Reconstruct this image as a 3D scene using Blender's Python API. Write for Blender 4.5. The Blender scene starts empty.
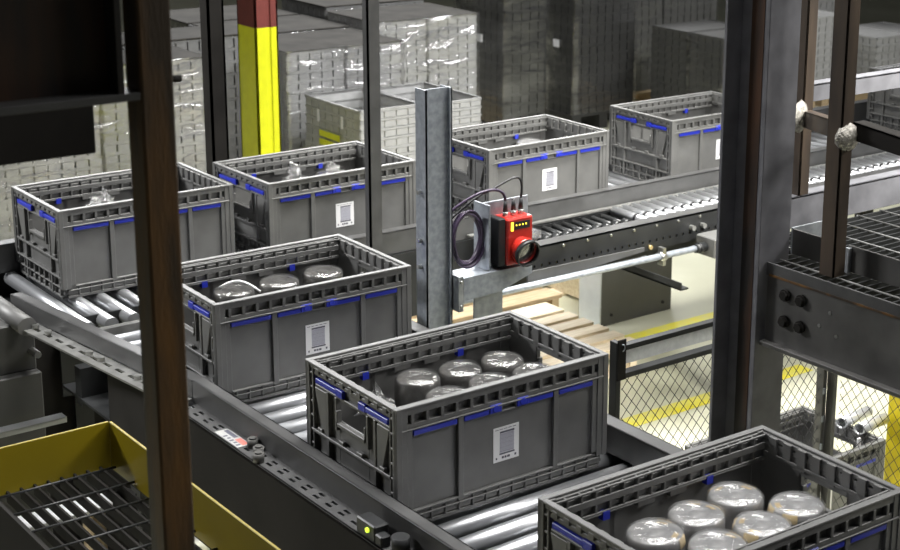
import bpy, bmesh, math, random
from mathutils import Vector, Matrix
random.seed(7)
SC = bpy.context.scene
COL = SC.collection
SX, TX, SY, TY, SZ = .9604, .0233, 1.0583, .0917, .98278   # survey units to metres, axis by axis
Z0 = 1.204*SZ         # height of the tote rims above the floor; all heights below are measured from the rims
RAW = False           # True: coordinates below are already in metres
def A(p):
    return Vector(p) if RAW else Vector((p[0]*SX+TX, p[1]*SY+TY, p[2]*SZ))
PI = math.pi

# ------------------------------------------------------------------ materials
MATS = {}
def nodes(name):
    m = bpy.data.materials.new(name); m.use_nodes = True
    nt = m.node_tree; b = nt.nodes['Principled BSDF']
    return m, nt, b
def mat(name, col, rough=.5, metal=0., noise=0., nscale=20., col2=None, bump=0., bscale=60., spec=None, stretch=None, rvar=0., lo=.35, hi=.65, coat=0.):
    m, nt, b = nodes(name)
    b.inputs['Base Color'].default_value = (*col, 1); b.inputs['Roughness'].default_value = rough
    b.inputs['Metallic'].default_value = metal
    if spec is not None: b.inputs['Specular IOR Level'].default_value = spec
    if coat: b.inputs['Coat Weight'].default_value = coat
    tc = nt.nodes.new('ShaderNodeTexCoord'); src = tc.outputs['Object']
    if stretch:
        mp = nt.nodes.new('ShaderNodeMapping'); mp.inputs['Scale'].default_value = stretch
        nt.links.new(src, mp.inputs['Vector']); src = mp.outputs['Vector']
    if noise or col2 or rvar:
        n = nt.nodes.new('ShaderNodeTexNoise'); n.inputs['Scale'].default_value = nscale; n.inputs['Detail'].default_value = 6
        nt.links.new(src, n.inputs['Vector'])
        r = nt.nodes.new('ShaderNodeValToRGB')
        c2 = col2 or tuple(min(1, c*(1+noise)) for c in col); c1 = col if col2 else tuple(c*(1-noise) for c in col)
        r.color_ramp.elements[0].position = lo; r.color_ramp.elements[1].position = hi
        r.color_ramp.elements[0].color = (*c1, 1); r.color_ramp.elements[1].color = (*c2, 1)
        nt.links.new(n.outputs['Fac'], r.inputs['Fac']); nt.links.new(r.outputs['Color'], b.inputs['Base Color'])
        if rvar:
            mr = nt.nodes.new('ShaderNodeMapRange'); mr.inputs['To Min'].default_value = max(.02, rough-rvar); mr.inputs['To Max'].default_value = rough+rvar
            nt.links.new(n.outputs['Fac'], mr.inputs['Value']); nt.links.new(mr.outputs['Result'], b.inputs['Roughness'])
    if bump:
        n2 = nt.nodes.new('ShaderNodeTexNoise'); n2.inputs['Scale'].default_value = bscale; n2.inputs['Detail'].default_value = 4
        nt.links.new(src, n2.inputs['Vector'])
        bp = nt.nodes.new('ShaderNodeBump'); bp.inputs['Strength'].default_value = bump; bp.inputs['Distance'].default_value = .01
        nt.links.new(n2.outputs['Fac'], bp.inputs['Height']); nt.links.new(bp.outputs['Normal'], b.inputs['Normal'])
    MATS[name] = m; return m
def film(name, clear=.72, white=.1, rough=.12, bump=.5, bscale=9., stretch=None, tint=(.9,.9,.9)):
    m, nt, b = nodes(name); nt.nodes.remove(b)
    out = nt.nodes['Material Output']
    tr = nt.nodes.new('ShaderNodeBsdfTransparent'); gl = nt.nodes.new('ShaderNodeBsdfGlossy'); di = nt.nodes.new('ShaderNodeBsdfDiffuse')
    gl.inputs['Roughness'].default_value = rough; di.inputs['Color'].default_value = (*tint, 1); tr.inputs['Color'].default_value = (.93,.93,.93,1)
    tc = nt.nodes.new('ShaderNodeTexCoord'); src = tc.outputs['Object']
    if stretch:
        mp = nt.nodes.new('ShaderNodeMapping'); mp.inputs['Scale'].default_value = stretch; nt.links.new(src, mp.inputs['Vector']); src = mp.outputs['Vector']
    n = nt.nodes.new('ShaderNodeTexNoise'); n.inputs['Scale'].default_value = bscale; n.inputs['Detail'].default_value = 5; n.inputs['Distortion'].default_value = .6
    nt.links.new(src, n.inputs['Vector'])
    bp = nt.nodes.new('ShaderNodeBump'); bp.inputs['Strength'].default_value = bump; bp.inputs['Distance'].default_value = .03
    nt.links.new(n.outputs['Fac'], bp.inputs['Height'])
    nt.links.new(bp.outputs['Normal'], gl.inputs['Normal']); nt.links.new(bp.outputs['Normal'], di.inputs['Normal'])
    mx1 = nt.nodes.new('ShaderNodeMixShader'); mx2 = nt.nodes.new('ShaderNodeMixShader')
    mx1.inputs['Fac'].default_value = white/(1-clear); nt.links.new(gl.outputs[0], mx1.inputs[1]); nt.links.new(di.outputs[0], mx1.inputs[2])
    n2 = nt.nodes.new('ShaderNodeTexNoise'); n2.inputs['Scale'].default_value = bscale*.45; n2.inputs['Detail'].default_value = 3
    nt.links.new(src, n2.inputs['Vector'])
    mr = nt.nodes.new('ShaderNodeMapRange'); mr.inputs['From Min'].default_value = .3; mr.inputs['From Max'].default_value = .7
    mr.inputs['To Min'].default_value = max(0, clear-.2); mr.inputs['To Max'].default_value = min(1, clear+.2)
    nt.links.new(n2.outputs['Fac'], mr.inputs['Value']); nt.links.new(mr.outputs['Result'], mx2.inputs['Fac'])
    nt.links.new(mx1.outputs[0], mx2.inputs[1]); nt.links.new(tr.outputs[0], mx2.inputs[2]); nt.links.new(mx2.outputs[0], out.inputs['Surface'])
    MATS[name] = m; return m

mat('tote_grey', (.132,.132,.129), .42, noise=.10, nscale=14)
mat('tote_blue', (.02,.035,.46), .35)
mat('tote_pale', (.42,.42,.41), .45, noise=.08)
mat('tote_black', (.022,.022,.020), .5, noise=.15)
mat('cover_sheet', (.055,.051,.044), .85, noise=.25, nscale=5, spec=.15)
mat('tote_dark', (.085,.085,.08), .5, noise=.12)
mat('tote_mid', (.17,.17,.165), .5, noise=.10)
mat('label_white', (.82,.82,.83), .5)
mat('label_grey', (.36,.36,.35), .5)
mat('print_dark', (.10,.10,.13), .6)
mat('print_grey', (.42,.42,.48), .6)
mat('label_red', (.5,.16,.13), .6)
mat('galv', (.27,.295,.33), .38, .4, nscale=55, col2=(.38,.41,.45), rvar=.1)
mat('galv_lit', (.66,.68,.72), .4, .15, nscale=55, col2=(.78,.80,.84), rvar=.1)  # strong light on the barrier rail is put into this lighter colour
mat('galv_dull', (.30,.32,.34), .5, .6, nscale=40, col2=(.42,.44,.46), rvar=.1)
mat('roller', (.50,.51,.53), .36, .85, noise=.03, nscale=20)
mat('rail_grey', (.070,.070,.070), .45, .15, noise=.15, nscale=12, rvar=.08)
mat('rail_edge', (.26,.26,.25), .38, .6, noise=.2, nscale=25, rvar=.1)
mat('frame_dark', (.020,.021,.022), .42, .2, noise=.25, nscale=7, rvar=.12)
mat('edge_grey', (.10,.098,.094), .45, .25, noise=.25, nscale=7, rvar=.12)
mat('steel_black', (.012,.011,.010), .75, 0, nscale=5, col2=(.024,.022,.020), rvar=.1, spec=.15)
mat('steel_blue', (.11,.11,.12), .5, .2, nscale=18, col2=(.165,.165,.18), rvar=.12, lo=.3, hi=.7)
mat('rust', (.050,.036,.024), .5, .2, nscale=6, col2=(.20,.095,.022), stretch=(3,3,.5), rvar=.12, lo=.46, hi=.74, bump=.15, bscale=90)
mat('rust_dark', (.020,.017,.015), .5, .3, nscale=5, col2=(.085,.035,.014), stretch=(3,3,.4), rvar=.1, lo=.42, hi=.7)
mat('angle_brown', (.040,.032,.027), .5, .3, nscale=9, col2=(.085,.062,.044), stretch=(2,2,.4), rvar=.1)
mat('weld', (.42,.40,.36), .45, .5, noise=.3, nscale=120, bump=.6, bscale=180)
mat('yellow', (.27,.205,.004), .42, noise=.07, nscale=5)
mat('column_yellow', (.70,.72,.012), .4, noise=.04)
mat('column_amber', (.58,.47,.006), .4, noise=.05)
mat('column_red', (.17,.035,.028), .5, noise=.08)
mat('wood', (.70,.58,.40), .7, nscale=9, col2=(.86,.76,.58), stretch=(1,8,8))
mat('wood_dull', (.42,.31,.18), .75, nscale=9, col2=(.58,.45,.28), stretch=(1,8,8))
mat('floor', (.46,.455,.33), .42, nscale=1.7, col2=(.57,.565,.43), rvar=.06, bump=.02, bscale=30)
mat('line_yellow', (.72,.63,.02), .5, nscale=14, col2=(.62,.58,.16))
mat('wall', (.55,.54,.50), .8, noise=.05, nscale=3)
mat('cabinet', (.13,.13,.127), .5, .2, noise=.06, nscale=6)
mat('stand_shaded_grey', (.062,.062,.060), .55, .1, noise=.08, nscale=6)  # the stand's shadow is put into this darker grey
mat('cabinet_pale', (.62,.66,.68), .5, noise=.04)
mat('black_rubber', (.012,.012,.014), .5)
mat('purple_cable', (.045,.03,.06), .4)
mat('scanner_red', (.36,.018,.012), .3, noise=.12, nscale=20, coat=.3)
mat('lens', (.30,.30,.30), .12, .8, noise=.6, nscale=60)
mat('brass', (.55,.42,.2), .4, .6)
mat('bolt', (.5,.5,.48), .3, .9)
mat('roll_grey', (.17,.17,.175), .45, nscale=22, col2=(.31,.305,.30), bump=.15, bscale=45, coat=.5, rvar=.12)
mat('roll_dark', (.030,.029,.028), .32, nscale=22, col2=(.11,.105,.098), bump=.15, bscale=45, coat=.5, rvar=.12)
mat('tape', (.42,.30,.14), .4, nscale=30, col2=(.5,.40,.22), coat=.5)
mat('strap', (.75,.75,.75), .35)
mat('tube', (.62,.63,.65), .35, .6)
mat('foil', (.55,.55,.56), .22, .9, noise=.3, nscale=30, bump=.9, bscale=25)
film('wrap_film', .78, .06, .17, .45, 30., (1,1,.7))
film('wrap_dark', .80, .02, .10, .55, 30., (1,1,.7))
film('stretch_film', .74, .03, .15, 1.0, 3.4, (1,1,3.0))
film('stretch_clear', .90, .008, .14, .5, 2.6, (1,1,3.2))
def emit(name, col, s):
    m, nt, b = nodes(name); b.inputs['Base Color'].default_value = (*col,1)
    b.inputs['Emission Color'].default_value = (*col,1); b.inputs['Emission Strength'].default_value = s; MATS[name] = m
emit('led_green', (.55,.8,.05), 1.5); emit('led_yellow', (1.,.75,.05), 2.2); emit('led_red', (.9,.05,.02), .8)

# ------------------------------------------------------------------ mesh builder
class MB:
    def __init__(s): s.v = []; s.f = []; s.sm = []
    def add(s, vs, fs, smooth=False):
        o = len(s.v); s.v += [Vector(v) for v in vs]; s.f += [tuple(i+o for i in f) for f in fs]; s.sm += [smooth]*len(fs); return s
    def box(s, x0, x1, y0, y1, z0, z1):
        return s.add([(x0,y0,z0),(x1,y0,z0),(x1,y1,z0),(x0,y1,z0),(x0,y0,z1),(x1,y0,z1),(x1,y1,z1),(x0,y1,z1)],
              [(3,2,1,0),(4,5,6,7),(0,1,5,4),(1,2,6,5),(2,3,7,6),(3,0,4,7)])
    def hexa(s, pts):   # 8 corners, bottom four then top four
        return s.add(pts, [(3,2,1,0),(4,5,6,7),(0,1,5,4),(1,2,6,5),(2,3,7,6),(3,0,4,7)])
    def cyl(s, p0, p1, r, n=16, r1=None, cap=True, smooth=True):
        p0 = Vector(p0); p1 = Vector(p1); d = (p1-p0).normalized(); r1 = r if r1 is None else r1
        a = d.orthogonal().normalized(); b = d.cross(a)
        vs = [p0+(a*math.cos(2*PI*i/n)+b*math.sin(2*PI*i/n))*r for i in range(n)]+[p1+(a*math.cos(2*PI*i/n)+b*math.sin(2*PI*i/n))*r1 for i in range(n)]
        o = len(s.v); s.v += vs
        s.f += [(o+i, o+(i+1)%n, o+n+(i+1)%n, o+n+i) for i in range(n)]; s.sm += [smooth]*n
        if cap: s.f += [tuple(o+i for i in reversed(range(n))), tuple(o+n+i for i in range(n))]; s.sm += [False]*2
        return s
    def pipe(s, p0, p1, r, ri, n=16):     # open tube with wall thickness
        p0 = Vector(p0); p1 = Vector(p1); d = (p1-p0).normalized(); a = d.orthogonal().normalized(); b = d.cross(a)
        o = len(s.v)
        for p, q in ((p0,r),(p1,r),(p1,ri),(p0,ri)): s.v += [p+(a*math.cos(2*PI*i/n)+b*math.sin(2*PI*i/n))*q for i in range(n)]
        for k in range(4):
            k2 = (k+1)%4
            for i in range(n): s.f.append((o+k*n+i, o+k*n+(i+1)%n, o+k2*n+(i+1)%n, o+k2*n+i)); s.sm.append(k in (0,2))
        return s
    def tube(s, pts, r, n=8, closed=False):
        pts = [Vector(p) for p in pts]; m = len(pts); o = len(s.v); up = None
        for i, p in enumerate(pts):
            t = (pts[(i+1)%m]-pts[i-1]) if closed else (pts[min(i+1,m-1)]-pts[max(i-1,0)])
            t.normalize()
            a = t.orthogonal().normalized() if up is None else (up-t*up.dot(t)).normalized()
            up = a; b = t.cross(a)
            s.v += [p+(a*math.cos(2*PI*j/n)+b*math.sin(2*PI*j/n))*r for j in range(n)]
        for i in range(m if closed else m-1):
            i2 = (i+1)%m
            for j in range(n): s.f.append((o+i*n+j, o+i*n+(j+1)%n, o+i2*n+(j+1)%n, o+i2*n+j)); s.sm.append(True)
        if not closed:
            s.f += [tuple(o+j for j in reversed(range(n))), tuple(o+(m-1)*n+j for j in range(n))]; s.sm += [False]*2
        return s
    def lathe(s, prof, n=28, c=(0,0,0), wob=0., seed=0):
        rnd = random.Random(seed); o = len(s.v); ph = [rnd.uniform(0,6.28) for _ in range(6)]
        for r, z in prof:
            for i in range(n):
                a = 2*PI*i/n; k = 1+wob*(math.sin(3*a+ph[0])+.7*math.sin(5*a+ph[1]+z*40)+.5*math.sin(9*a+ph[2]+z*70))/2
                zz = z + (wob*.05*math.sin(2*a+ph[3]) if r > .02 else 0)
                s.v.append(Vector((c[0]+r*k*math.cos(a), c[1]+r*k*math.sin(a), c[2]+zz)))
        for k in range(len(prof)-1):
            for i in range(n): s.f.append((o+k*n+i, o+k*n+(i+1)%n, o+(k+1)*n+(i+1)%n, o+(k+1)*n+i)); s.sm.append(True)
        s.f += [tuple(o+i for i in reversed(range(n))), tuple(o+(len(prof)-1)*n+i for i in range(n))]; s.sm += [True]*2
        return s
    def prism(s, poly, z0, z1):           # polygon in x, y extruded along z
        n = len(poly); vs = [(x,y,z0) for x,y in poly]+[(x,y,z1) for x,y in poly]
        return s.add(vs, [tuple(reversed(range(n))), tuple(range(n,2*n))]+[(i,(i+1)%n,n+(i+1)%n,n+i) for i in range(n)])
    def turn(s, ang, c=(0,0,0), axis='Z'):
        M = Matrix.Translation(c) @ Matrix.Rotation(ang,4,axis) @ Matrix.Translation(-Vector(c)); s.v = [M @ v for v in s.v]; return s
    def mesh(s, name, m, off=(0,0,0)):
        me = bpy.data.meshes.new(name); off = Vector(off)
        me.from_pydata([(v-off) if RAW else Vector(((v.x-off.x)*SX,(v.y-off.y)*SY,(v.z-off.z)*SZ)) for v in s.v], [], s.f); me.materials.append(MATS[m] if isinstance(m,str) else m)
        me.polygons.foreach_set('use_smooth', s.sm); me.update(); return me
LOC = {}
def link(o): COL.objects.link(o); return o
def props(o, label=None, cat=None, group=None, kind=None):
    for k, v in (('label',label),('category',cat),('group',group),('kind',kind)):
        if v: o[k] = v
    return o
def thing(name, label, cat, loc=(0,0,0), rz=0., group=None):
    o = link(bpy.data.objects.new(name, None)); o.empty_display_size = .1
    a = A(loc); o.location = (a.x,a.y,a.z+Z0); o.rotation_euler = (0,0,rz); LOC[o.name] = Vector(loc)
    return props(o, label, cat, group)
def part(name, mb, m, parent, local=False, bevel=0., label=None):
    off = (0,0,0) if local else LOC.get(parent.name, (0,0,0))
    o = link(bpy.data.objects.new(name, mb.mesh(name, m, off))); o.parent = parent; LOC[o.name] = Vector(off)
    if bevel: bv(o, bevel)
    if label: o['label'] = label
    return o
def bv(o, w, seg=1):
    b = o.modifiers.new('edge','BEVEL'); b.width = w; b.segments = seg; b.limit_method = 'ANGLE'; b.angle_limit = math.radians(40)
def single(name, mb, m, label, cat, loc, group=None, bevel=0., rz=0., kind=None):
    o = link(bpy.data.objects.new(name, mb.mesh(name, m, loc))); a = A(loc); o.location = (a.x,a.y,a.z+Z0); o.rotation_euler=(0,0,rz)
    if bevel: bv(o, bevel)
    return props(o, label, cat, group, kind)
def structure(name, mb, m):
    o = link(bpy.data.objects.new(name, mb.mesh(name, m))); o.location = (0,0,Z0) if RAW else (TX,TY,Z0); o['kind'] = 'structure'; return o
def copy_tree(o, parent=None):
    c = o.copy(); COL.objects.link(c); c.parent = parent
    LOC[c.name] = LOC.get(o.name, Vector())
    for ch in list(o.children): copy_tree(ch, c)
    return c

# ------------------------------------------------------------------ setting
RAW = True
FL = -Z0
structure('floor', MB().box(-6,22,-4,24,FL-.1,FL), 'floor')
structure('wall_back', MB().box(-6,22,24,24.2,FL,5.), 'wall')
structure('wall_right', MB().box(22,22.2,-4,24.2,FL,5.), 'wall')
def line(i, x0, x1, y0, y1):
    structure('trim_%d' % i, MB().box(x0,x1,y0,y1,FL,FL+.002), 'line_yellow')
line(1, 3.2, 5.0, 4.41, 4.50)
line(2, 3.9, 9.0, 5.17, 5.26)
RAW = False
FL = -1.204

# ------------------------------------------------------------------ totes
L, W, H = .6256, .378, .298
XR = (.172,.188,.455,.470)
def tote_body():
    b = MB(); hl, hw = L/2, W/2; t = .004
    X = lambda x: x-hl       # measured along the face from its left end
    # floor and base frame
    b.box(-hl+.010,hl-.010,-hw+.010,hw-.010,-H+.012,-H+.020)
    for s in (-1,1):
        Y = lambda d: (-hw+d) if s < 0 else (hw-d)
        def bx(x0,x1,d0,d1,z0,z1, Y=Y):
            ya, yb = sorted((Y(d0),Y(d1))); b.box(X(x0),X(x1),ya,yb,z0,z1)
        def outer(x0,x1,d0,d1,z0,z1, bx=bx): bx(x0,x1,d0,d1,z0,z1)
        # rim cap, top of slot row, slot dividers, ledge
        outer(0,L,.000,.014,-.006,0)
        outer(.004,L-.004,.003,.018,-.021,-.006)
        outer(.004,L-.004,.004,.020,-.060,-.043)
        outer(.004,L-.004,.000,.004,-.058,-.054)
        outer(.032,L-.032,.015,.019,-.045,-.018)
        for k in range(15):
            x = .046+k*.0410
            if x > .60: break
            outer(x-.0045,x+.0045,.003,.016,-.044,-.020)
        # wall panel
        outer(.010,L-.010,.012,.016,-H+.012,-.055)
        # corner posts
        for x0,x1 in ((0,.032),(L-.032,L)):
            outer(x0,x1,.002,.018,-H+.034,-.004)
        for x0,x1 in ((.030,.0465),(L-.0465,L-.030)): outer(x0,x1,.0045,.018,-H+.045,-.044)
        # ribs
        for x0,x1 in ((XR[0],XR[1]),(XR[2],XR[3])):
            outer(x0,x1,.003,.016,-H+.034,-.058)
        # latch pocket
        outer(.296,.300,.003,.016,-.074,-.056); outer(.338,.342,.003,.016,-.074,-.056); outer(.296,.342,.004,.014,-.076,-.072)
        # blue bar carriers
        for x0,x1 in ((.0465,.172),(.188,.296),(.342,.455),(.470,L-.0465)): outer(x0,x1,.006,.014,-.0775,-.0735)
        # base: ledge, thin slots, big slots, lip
        outer(.0465,L-.0465,.003,.014,-H+.038,-H+.043)
        outer(.02,L-.02,.008,.013,-H+.012,-H+.040)
        outer(.02,L-.02,.003,.013,-H+.026,-H+.030)
        outer(.020,L-.020,.006,.030,-H,-H+.010)
        for k in range(14):
            x = .058+k*.0392
            if x < L-.05: outer(x-.0022,x+.0022,.0035,.012,-H+.008,-H+.040)
        # inside: two rows of pockets under the rim and pegs' slots
        outer(.020,L-.020,.0255,.0290,-.063,-.057)
        outer(.020,L-.020,.0255,.0290,-.040,-.025)
        outer(.020,L-.020,.0255,.0290,-.011,-.006)
        outer(.020,L-.020,.0155,.0290,-.066,-.062)
        for k in range(15):
            x = .052+k*.0372
            if x < L-.04: outer(x-.003,x+.003,.0145,.0285,-.060,-.008)
        for x in (.262,.352): outer(x-.024,x+.024,.0165,.0285,-.078,-.058)
    for s in (-1,1):
        XX = lambda d: (-hl+d) if s < 0 else (hl-d)
        def sx(y0,y1,d0,d1,z0,z1, XX=XX):
            xa, xb = sorted((XX(d0),XX(d1))); b.box(xa,xb,y0-hw,y1-hw,z0,z1)
        sx(.014,W-.014,0,.014,-.006,0)
        sx(.004,W-.004,.003,.018,-.016,-.006)
        for k in range(9):
            y = .05+k*.0350
            sx(y-.008,y+.008,.002,.018,-.024,-.010)
        sx(.004,W-.004,.005,.018,-.030,-.020)
        # wall with a handle opening between y .135 and .243, z -.118 .. -.075
        sx(.010,.128,.013,.017,-H+.012,-.02); sx(W-.128,W-.010,.013,.017,-H+.012,-.02)
        sx(.128,W-.128,.013,.017,-.066,-.02); sx(.128,W-.128,.013,.017,-H+.012,-.116)
        # handle surround
        sx(.120,.128,.004,.017,-.140,-.058); sx(W-.128,W-.120,.004,.017,-.140,-.058)
        sx(.132,W-.132,.002,.014,-.128,-.118)
        for y0,y1 in ((.128,.134),(W-.134,W-.128)): sx(y0,y1,.002,.014,-.118,-.088)
        # blue bar carriers
        sx(.035,W-.035,.005,.014,-.058,-.052)
        # verticals
        for y0,y1 in ((0,.012),(W-.012,W)): sx(y0,y1,.000,.016,-H+.034,-.004)
        for y0,y1 in ((.026,.032),(W-.032,W-.026)): sx(y0,y1,.002,.014,-H+.040,-.006)
        for y0,y1 in ((.086,.096),(W-.096,W-.086)): sx(y0,y1,.002,.014,-H+.004,-.055)
        for k in range(7):
            z = -.028-.036*k
            for y0,y1 in ((.010,.028),(W-.028,W-.010)): sx(y0,y1,.002,.014,z-.003,z+.003)
        # slanted buttresses
        for y0,y1,s2 in ((.034,.084,1),(W-.084,W-.034,-1)):
            xa, xb = sorted((XX(.004),XX(.013)))
            ya, yb = (y0,y1) if s2 > 0 else (y1,y0)
            b.hexa([(xa,ya+s2*.030-hw,-.170),(xb,ya+s2*.030-hw,-.170),(xb,yb-hw,-.170),(xa,yb-hw,-.170),(xa,ya-hw,-.060),(xb,ya-hw,-.060),(xb,yb-hw,-.060),(xa,yb-hw,-.060)] if s2 > 0 else
                   [(xa,yb-hw,-.170),(xb,yb-hw,-.170),(xb,ya+s2*.030-hw,-.170),(xa,ya+s2*.030-hw,-.170),(xa,yb-hw,-.060),(xb,yb-hw,-.060),(xb,ya-hw,-.060),(xa,ya-hw,-.060)])
        # horizontal ribs with clips, base grid
        sx(.028,W-.028,.000,.014,-.176,-.168)
        for y in (.060,.150,.228,.318): sx(y-.010,y+.010,.000,.010,-.168,-.158)
        sx(.012,W-.012,.000,.014,-.232,-.226)
        sx(.020,W-.020,.004,.030,-H,-H+.009)
        sx(.016,W-.016,.003,.014,-.266,-.261)
        for k in range(9):
            y = .030+k*.0397
            sx(y-.002,y+.002,.003,.014,-H+.006,-.226)
        # inside: ribs of the folding end wall
        sx(.030,W-.030,.0205,.0235,-.050,-.042)
        for k in range(8):
            y = .050+k*.0395; sx(y-.011,y+.011,.0170,.0235,-.042-.012*(k%2),-.006)
    return b
def bars():
    out = []
    hl, hw = L/2, W/2
    for s in (-1,1):
        for x0,x1,kn in ((.0490,.170,0),(.190,.262,1),(.376,.4535,2),(.472,.5785,0)):
            m = MB(); ya, yb = sorted((s*(hw-.0035),s*(hw-.012)))
            m.box(x0-hl,x1-hl,ya,yb,-.0735,-.0605)
            if kn:
                kx0, kx1 = ((.262,.296) if kn == 1 else (.342,.376)); yk = sorted((s*(hw-.001),s*(hw-.012)))
                m.box(kx0-hl,kx1-hl,yk[0],yk[1],-.0725,-.0515)
                xm = (kx0+kx1)/2-hl; m.cyl((xm,s*(hw-.010),-.062),(xm,s*(hw+.0005),-.062),.0095,10)
            out.append(m)
    for s in (-1,1):
        for y0,y1,k0,k1 in ((.040,.128,.128,.156),(.250,.338,.222,.250)):
            m = MB(); xa, xb = sorted((s*(hl-.003),s*(hl-.012)))
            m.box(xa,xb,y0-hw,y1-hw,-.0490,-.0365); xa, xb = sorted((s*(hl-.002),s*(hl-.012)))
            m.box(xa,xb,k0-hw,k1-hw,-.0515,-.0330)
            out.append(m)
    return out
def pegs():
    out = []; hl, hw = L/2, W/2
    for s in (-1,1):
        for x in (.152,.440):
            y0, y1 = sorted((s*(hw-.0165),s*(hw-.0305))); out.append(MB().box(x-.009-hl,x+.009-hl,y0,y1,-.078,-.060))
    return out
def sticker():
    hl, hw = L/2, W/2; y = -hw+.0118
    p = MB().box(.279-hl,.355-hl,y-.0010,y+.001,-.204,-.117)
    k = MB(); g = MB(); yy = y-.0014
    def r(m,x0,x1,z0,z1): m.box(x0-hl,x1-hl,yy,yy+.0006,z0,z1)
    r(g,.298,.340,-.182,-.134)
    for i in range(13): 
        z = -.135-.0036*i; r(k,.298,.340,z-(.0007+.0010*((i*5)%3 == 0)),z)
    r(k,.298,.341,-.133,-.1285); r(k,.297,.342,-.187,-.183)
    for i in range(5): r(k,.284+.013*i,.294+.013*i,-.1235,-.1222)
    for i,(a,c) in enumerate(((.286,.290),(.304,.310),(.312,.318),(.320,.328),(.342,.347))): r(k,a,c,-.1975,-.192)
    return p, k, g
def make_tote():
    t = thing('storage_tote', 'x', 'tote', (0,0,0))
    part('body', tote_body(), 'tote_grey', t, True, .0011)
    for m in bars(): part('latch_bar', m, 'tote_blue', t, True, .0012)
    for m in pegs(): part('latch_peg', m, 'tote_blue', t, True)
    p, k, g = sticker()
    s = part('barcode_sticker', p, 'label_white', t, True)
    part('barcode_print', k, 'print_dark', s, True); part('barcode_patch', g, 'print_grey', s, True)
    return t
TOTES = {0:(1.696,1.780,-1.17), 1:(1.723,2.705,-.47), 2:(1.736,3.588,-.74), 3:(1.763,4.704,.36),
         4:(2.459,4.639,.92), 5:(3.366,4.623,1.29), 6:(4.298,4.628,-.19), 7:(5.995,4.628,.3)}
TLAB = {0:'grey folding tote nearest the camera, holding pale film-wrapped rolls',
        1:'grey tote with white sticker holding six dark film-wrapped rolls, centre of the rollers',
        2:'grey tote holding three dark rolls and a white strap, beside the galvanized post',
        3:'grey tote at the corner of the two conveyors behind the rusty post',
        4:'grey tote behind the thin grey upright and in front of the yellow column',
        5:'grey tote on the far conveyor directly behind the red scanner',
        6:'grey tote on the far conveyor partly hidden by the big dark column',
        7:'grey tote at the right edge behind the brown guard posts'}
proto = None
def tote_at(k, p=None):
    x, y, a = TOTES[k]; a = math.radians(a)
    return x, y, a
def tl(k, lx, ly, z):     # local point in tote k (from its near corner) to the place
    x, y, a = tote_at(k); return (x+lx*math.cos(a)-ly*math.sin(a), y+lx*math.sin(a)+ly*math.cos(a), z)
for k in (1,0,2,3,4,5,6,7):
    t = proto if proto is None else None
    if proto is None: proto = make_tote(); t = proto
    else: t = copy_tree(proto)
    c = tl(k, L*SX/2, W*SY/2, 0); t.location = (c[0],c[1],Z0); t.rotation_euler = (0,0,tote_at(k)[2])
    props(t, TLAB[k], 'tote', 'totes travelling on the roller conveyors')

# ------------------------------------------------------------------ wrapped rolls in the totes
def roll_meshes(r, h, seed, hub):
    d = MB(); pr = [(r*.93,0),(r*.97,.01),(r*.97,h-.018),(r*.94,h-.008),(r*.88,h-.004),(r*.42,h-.004),(r*.38,h-.0062),(r*.24,h-.0062),(r*.20,h-.0045),(r*.05,h-.0045)]
    d.lathe(pr, 28)
    w = MB(); w.lathe([(r*.95,.001),(r*1.0,.012),(r*1.0,h*.5),(r*1.01,h-.020),(r*.98,h-.006),(r*.90,h),(r*.5,h+.0004),(r*.25,h-.0006),(r*.05,h)], 44, wob=.022, seed=seed)
    return d, w
def make_roll(r, h, seed, m, fm, tape):
    t = thing('wrapped_roll', 'x', 'roll', (0,0,0))
    d, w = roll_meshes(r,h,seed,True)
    part('core', d, m, t, True); part('plastic_wrap', w, fm, t, True)
    if tape:
        for a in tape:
            q = MB()
            n = 6; vs = []
            for i in range(n+1):
                b = a-.28+.56*i/n
                vs += [(r*.60*math.cos(b),r*.60*math.sin(b),h-.0025),(r*.95*math.cos(b),r*.95*math.sin(b),h-.0055),(r*1.006*math.cos(b),r*1.006*math.sin(b),h-.022)]
            fs = [(3*i+j,3*i+j+1,3*i+j+4,3*i+j+3) for i in range(n) for j in range(2)]
            q.add(vs, fs, True); part('tape_strip', q, 'tape', t, True)
    return t
RAW = True
HB = (H-.021)*SZ
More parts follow.
